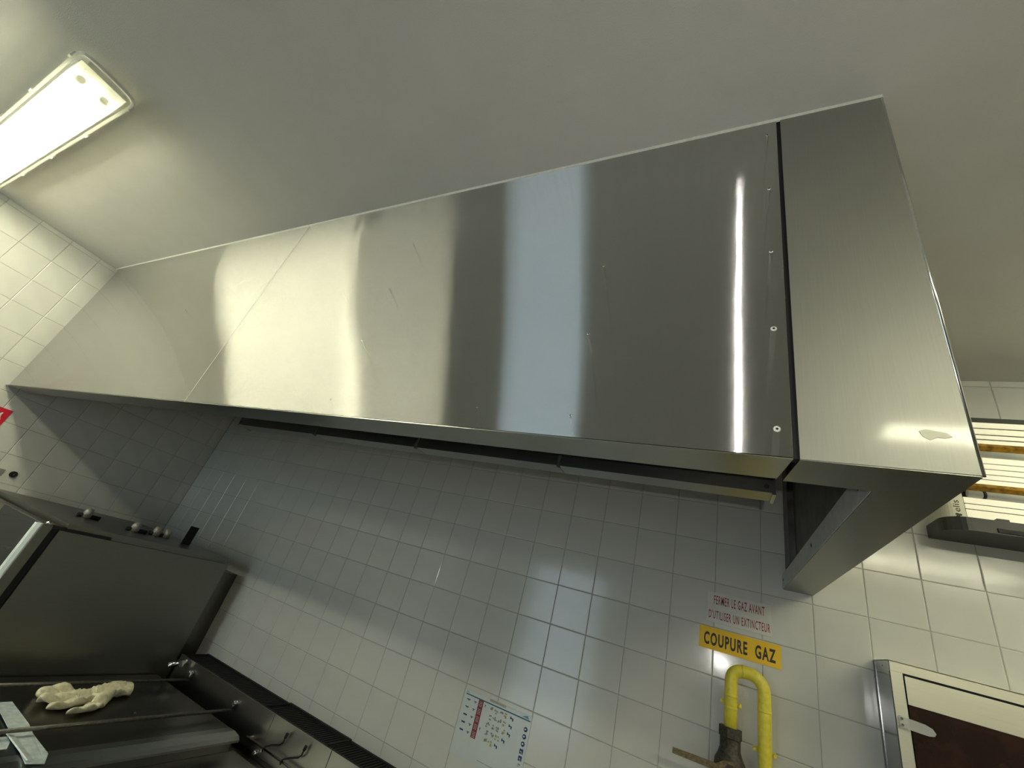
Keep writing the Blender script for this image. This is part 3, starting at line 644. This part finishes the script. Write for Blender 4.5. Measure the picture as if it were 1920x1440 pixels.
# ------------------------------------------------------------------ cooking range along the back wall
rg = thing('cooking_range', (-1.6, -0.5, ZF), 'dark steel cooking range with black flue strip along the tiled back wall', 'cooking range')
RX0, RX1, FZ, FY = -2.62, 0.55, -1.10, -0.148
secs = [(-2.62, -1.915), (-1.913, -1.508), (-1.506, -0.95), (-0.948, -0.30)]
for i, (a, b) in enumerate(secs):
    dz = 0.004 * (i % 2)
    fc = obj('flue_cover', boxm(a, b, FY + 0.004, -0.001, FZ - 0.03, FZ - 0.012), m_iron, rg)
    bm = bmesh.new(); n = int((b - a) / 0.016)
    for k in range(n):
        x = a + (b - a) * (k + 0.5) / n; box(bm, x - 0.004, x + 0.004, FY + 0.016, -0.014, FZ - 0.012, FZ - 0.003)
    obj('flue_slats', bm, m_black, fc, kind='stuff')
    bm = bmesh.new(); box(bm, a, b, -0.014, -0.001, FZ - 0.012, FZ + 0.002 + dz); box(bm, a, b, FY + 0.002, FY + 0.016, FZ - 0.012, FZ - 0.001)
    box(bm, a, a + 0.006, FY + 0.016, -0.014, FZ - 0.012, FZ + dz); box(bm, b - 0.006, b, FY + 0.016, -0.014, FZ - 0.012, FZ + dz)
    obj('flue_frame', bm, m_iron, fc)
for a, b in ((-2.62, -1.835), (-1.832, -1.475), (-1.472, -0.95), (-0.948, -0.30)):
    obj('backguard_panel', boxm(a, b, FY - 0.002, FY, -1.245, FZ, bev=0.0005), m_steel, rg)
obj('backguard_core', boxm(RX0, -0.30, FY, -0.002, ZF + 0.4, FZ - 0.031), m_dark, rg)
GX0, GX1, GZ = -2.62, -1.93, -1.19
obj('base_cabinet', boxm(GX0, -0.30, -0.98, FY - 0.003, ZF + 0.12, -1.262), m_dark, rg)
obj('griddle_top', boxm(GX0, GX1, -0.98, FY - 0.07, -1.262, GZ, bev=0.004), m_dark, rg, label='dark shiny stained cooking plate')
bm = bmesh.new()
prism(bm, [(GX1 - 0.045, GZ - 0.001), (GX1 - 0.045, GZ + 0.002), (GX1 - 0.005, GZ + 0.004), (GX1 + 0.030, GZ - 0.002), (GX1 + 0.042, GZ - 0.012), (GX1 + 0.042, GZ - 0.020), (GX1, GZ - 0.016)], 'y', -0.98, FY - 0.078)
obj('griddle_edge', bm, m_steel, rg, label='rolled lighter steel edge')
obj('worktop', boxm(GX1 + 0.002, -0.30, -0.98, FY - 0.045, -1.262, -1.255), m_steel, rg)
obj('side_ledge', boxm(GX1 + 0.13, GX1 + 0.40, -0.95, FY - 0.10, -1.255, -1.245, bev=0.003), m_steel, rg)
for x in (-2.462, -2.083):
    rd = obj('rail', tubem([V(x, FY - 0.012, -1.166), V(x, -1.0, -1.166)], 0.0065, 10), m_rail, rg)
    obj('rail_foot', boxm(x - 0.006, x + 0.006, -0.99, -0.975, GZ, -1.166), m_steel, rd)
    obj('rail_end', tubem([V(x, FY - 0.014, -1.17), V(x, FY - 0.012, -1.14), V(x, FY - 0.003, -1.138)], 0.006, 8, up=Vector((1, 0, 0))), m_steel, rd)
for x, z in ((-2.475, -1.139), (-2.085, -1.141), (-1.842, -1.236)):
    obj('fixing_knob', tubem([V(x, FY, z), V(x, FY - 0.016, z), V(x, FY - 0.020, z)], [0.010, 0.010, 0.007], 12, up=Vector((0, 0, 1))), m_bright, rg)
tp = obj('tap', tubem([V(-2.555, FY, -1.115), V(-2.565, FY - 0.03, -1.125), V(-2.58, FY - 0.07, -1.14)], [0.012, 0.014, 0.012], 10), m_bright, rg)
obj('tap_handle', boxm(-2.545, -2.538, FY - 0.04, FY - 0.02, -1.135, -1.105), m_bright, tp)
# hook bar with two wire hooks
hb = obj('hook_bar', tubem([V(-1.912, FY - 0.024, -1.204), V(-1.2, FY - 0.024, -1.204)], 0.0045, 10), m_bright, rg)
for x in (-1.90, -1.215): obj('bar_bracket', boxm(x - 0.004, x + 0.004, FY - 0.026, FY - 0.002, -1.208, -1.200), m_steel, hb)
for x in (-1.79, -1.672):
    y = FY - 0.024
    obj('wire_hook', tubem([V(x, y - 0.004, -1.212), V(x - 0.002, y - 0.008, -1.204), V(x, y - 0.002, -1.196), V(x + 0.028, y + 0.004, -1.182), V(x + 0.062, y + 0.008, -1.170), V(x + 0.074, y + 0.008, -1.158), V(x + 0.078, y + 0.008, -1.132)], 0.0032, 8, up=Vector((0, 1, 0))), m_iron, hb)
    obj('hook_tip', tubem([V(x + 0.0765, y + 0.008, -1.142), V(x + 0.079, y + 0.008, -1.126)], 0.006, 8, up=Vector((0, 1, 0))), m_iron, hb)
for x in (-2.2, -2.4): rivet('rivet', x, -0.5, GZ + 0.0, 0.004, m_bright, rg, 'z')
for x in (GX0 + 0.05, -0.36):
    for y in (-0.93, -0.3): obj('foot', tubem([V(x, y, ZF), V(x, y, ZF + 0.12)], 0.02, 10), m_steel, rg)

# two sheet steel strips on the plate, window reflection painted into their colour
def strip(pts, zo, label):
    bm = bmesh.new()
    A = [bm.verts.new(V(a, b, GZ + c + zo)) for a, b, c in pts]; B = [bm.verts.new(V(a, b, GZ + c + zo + 0.002)) for a, b, c in pts]
    n = len(pts); bm.faces.new(A); bm.faces.new(list(reversed(B)))
    for i in range(n): bm.faces.new((A[i], A[(i + 1) % n], B[(i + 1) % n], B[i]))
    return bm
m_strip = mat('window-sheen steel strip', (0.62, 0.68, 0.70), 0.3, 0.35); noise_col(m_strip, (0.66, 0.76, 0.80), (0.88, 0.97, 1.0), nscale=9)
o = obj('scraper', strip([(-2.36, -0.84, 0.004), (-2.17, -0.845, 0.004), (-2.09, -0.855, 0.004), (-1.945, -0.86, 0.006), (-1.89, -0.885, 0.006), (-1.905, -0.925, 0.006), (-2.09, -0.905, 0.004), (-2.36, -0.885, 0.004)], 0, ''), m_strip, label='flat steel scraper blade with painted bluish window sheen lying under the second rail', cat='scraper')
bm = bmesh.new(); prism(bm, [(-0.925, GZ + 0.012), (-0.905, GZ + 0.0065), (-0.903, GZ + 0.008), (-0.923, GZ + 0.0145)], 'x', -2.11, -1.91)
obj('folded_edge', bm, m_strip, o)
obj('metal_plate', strip([(-2.10, -0.97, 0.001), (-2.10, -0.915, 0.001), (-2.06, -0.918, 0.001), (-2.02, -0.935, 0.001), (-2.02, -0.97, 0.001)], 0, ''), m_strip, label='small metal plate with painted bluish window sheen beside the scraper at the lower left corner', cat='plate')

# ------------------------------------------------------------------ rubber glove
def skinned(name, verts, edges, radii, levels=2):
    me = bpy.data.meshes.new(name); me.from_pydata(verts, edges, []); o = bpy.data.objects.new(name, me); C.objects.link(o)
    o.modifiers.new('s', 'SKIN'); o.modifiers.new('u', 'SUBSURF').levels = levels
    for i, r in enumerate(radii): me.skin_vertices[0].data[i].radius = r
    me.skin_vertices[0].data[2].use_root = True
    bpy.context.view_layer.update()
    m2 = bpy.data.meshes.new_from_object(o.evaluated_get(bpy.context.evaluated_depsgraph_get()))
    bpy.data.objects.remove(o); bpy.data.meshes.remove(me)
    bm = bmesh.new(); bm.from_mesh(m2); bpy.data.meshes.remove(m2)
    return bm
gv = [(-2.435, -0.44), (-2.42, -0.49), (-2.385, -0.55), (-2.365, -0.60), (-2.405, -0.645), (-2.44, -0.69), (-2.46, -0.725),
      (-2.375, -0.655), (-2.395, -0.715), (-2.405, -0.755), (-2.345, -0.655), (-2.345, -0.715), (-2.350, -0.765), (-2.32, -0.645), (-2.31, -0.70), (-2.308, -0.74),
      (-2.33, -0.56), (-2.285, -0.60), (-2.258, -0.655), (-2.250, -0.70)]
ge = [(0, 1), (1, 2), (2, 3), (3, 4), (4, 5), (5, 6), (3, 7), (7, 8), (8, 9), (3, 10), (10, 11), (11, 12), (3, 13), (13, 14), (14, 15), (2, 16), (16, 17), (17, 18), (18, 19)]
gr = [(0.066, 0.018), (0.056, 0.016), (0.052, 0.017), (0.052, 0.014)] + [(0.024, 0.014), (0.023, 0.013), (0.019, 0.010)] * 4 + [(0.028, 0.014), (0.024, 0.013), (0.021, 0.011), (0.014, 0.008)]
def zz(i): return 0.020 + 0.006 * math.sin(i * 1.7)
bm = skinned('g', [V(a, b, GZ + zz(i)) for i, (a, b) in enumerate(gv)], ge, gr)
for v in bm.verts:
    w = 0.009 * math.sin(95 * v.co.x + 28 * v.co.y) + 0.005 * math.sin(150 * v.co.x - 60 * v.co.y)
    v.co.x += 0.035; v.co.y -= 0.03
    v.co.z = max(v.co.z + w * min(1, (v.co.z - GZ - Z0) / 0.02), GZ + Z0 + 0.0006)
for f in bm.faces: f.smooth = True
gl = obj('rubber_glove', bm, m_rubber, label='crumpled cream rubber glove lying on the dark cooking plate', cat='glove')
bm = bmesh.new(); n = 28; ring_ = []
for j, (yy, s) in enumerate(((-0.475, 0.97), (-0.45, 1.0), (-0.43, 1.04), (-0.428, 0.96), (-0.45, 0.93))):
    rr_ = []
    for i in range(n):
        a = 2 * PI * i / n
        rr_.append(bm.verts.new(V(-2.402 + 0.066 * s * math.cos(a), yy - 0.03 - 0.012 * math.cos(2 * a), GZ + 0.0195 + 0.0165 * s * math.sin(a) * (1 + 0.15 * math.sin(5 * a)))))
    ring_.append(rr_)
for A, B in zip(ring_, ring_[1:]):
    for i in range(n): bm.faces.new((A[i], A[(i + 1) % n], B[(i + 1) % n], B[i])).smooth = True
obj('cuff', bm, m_rubber, gl)
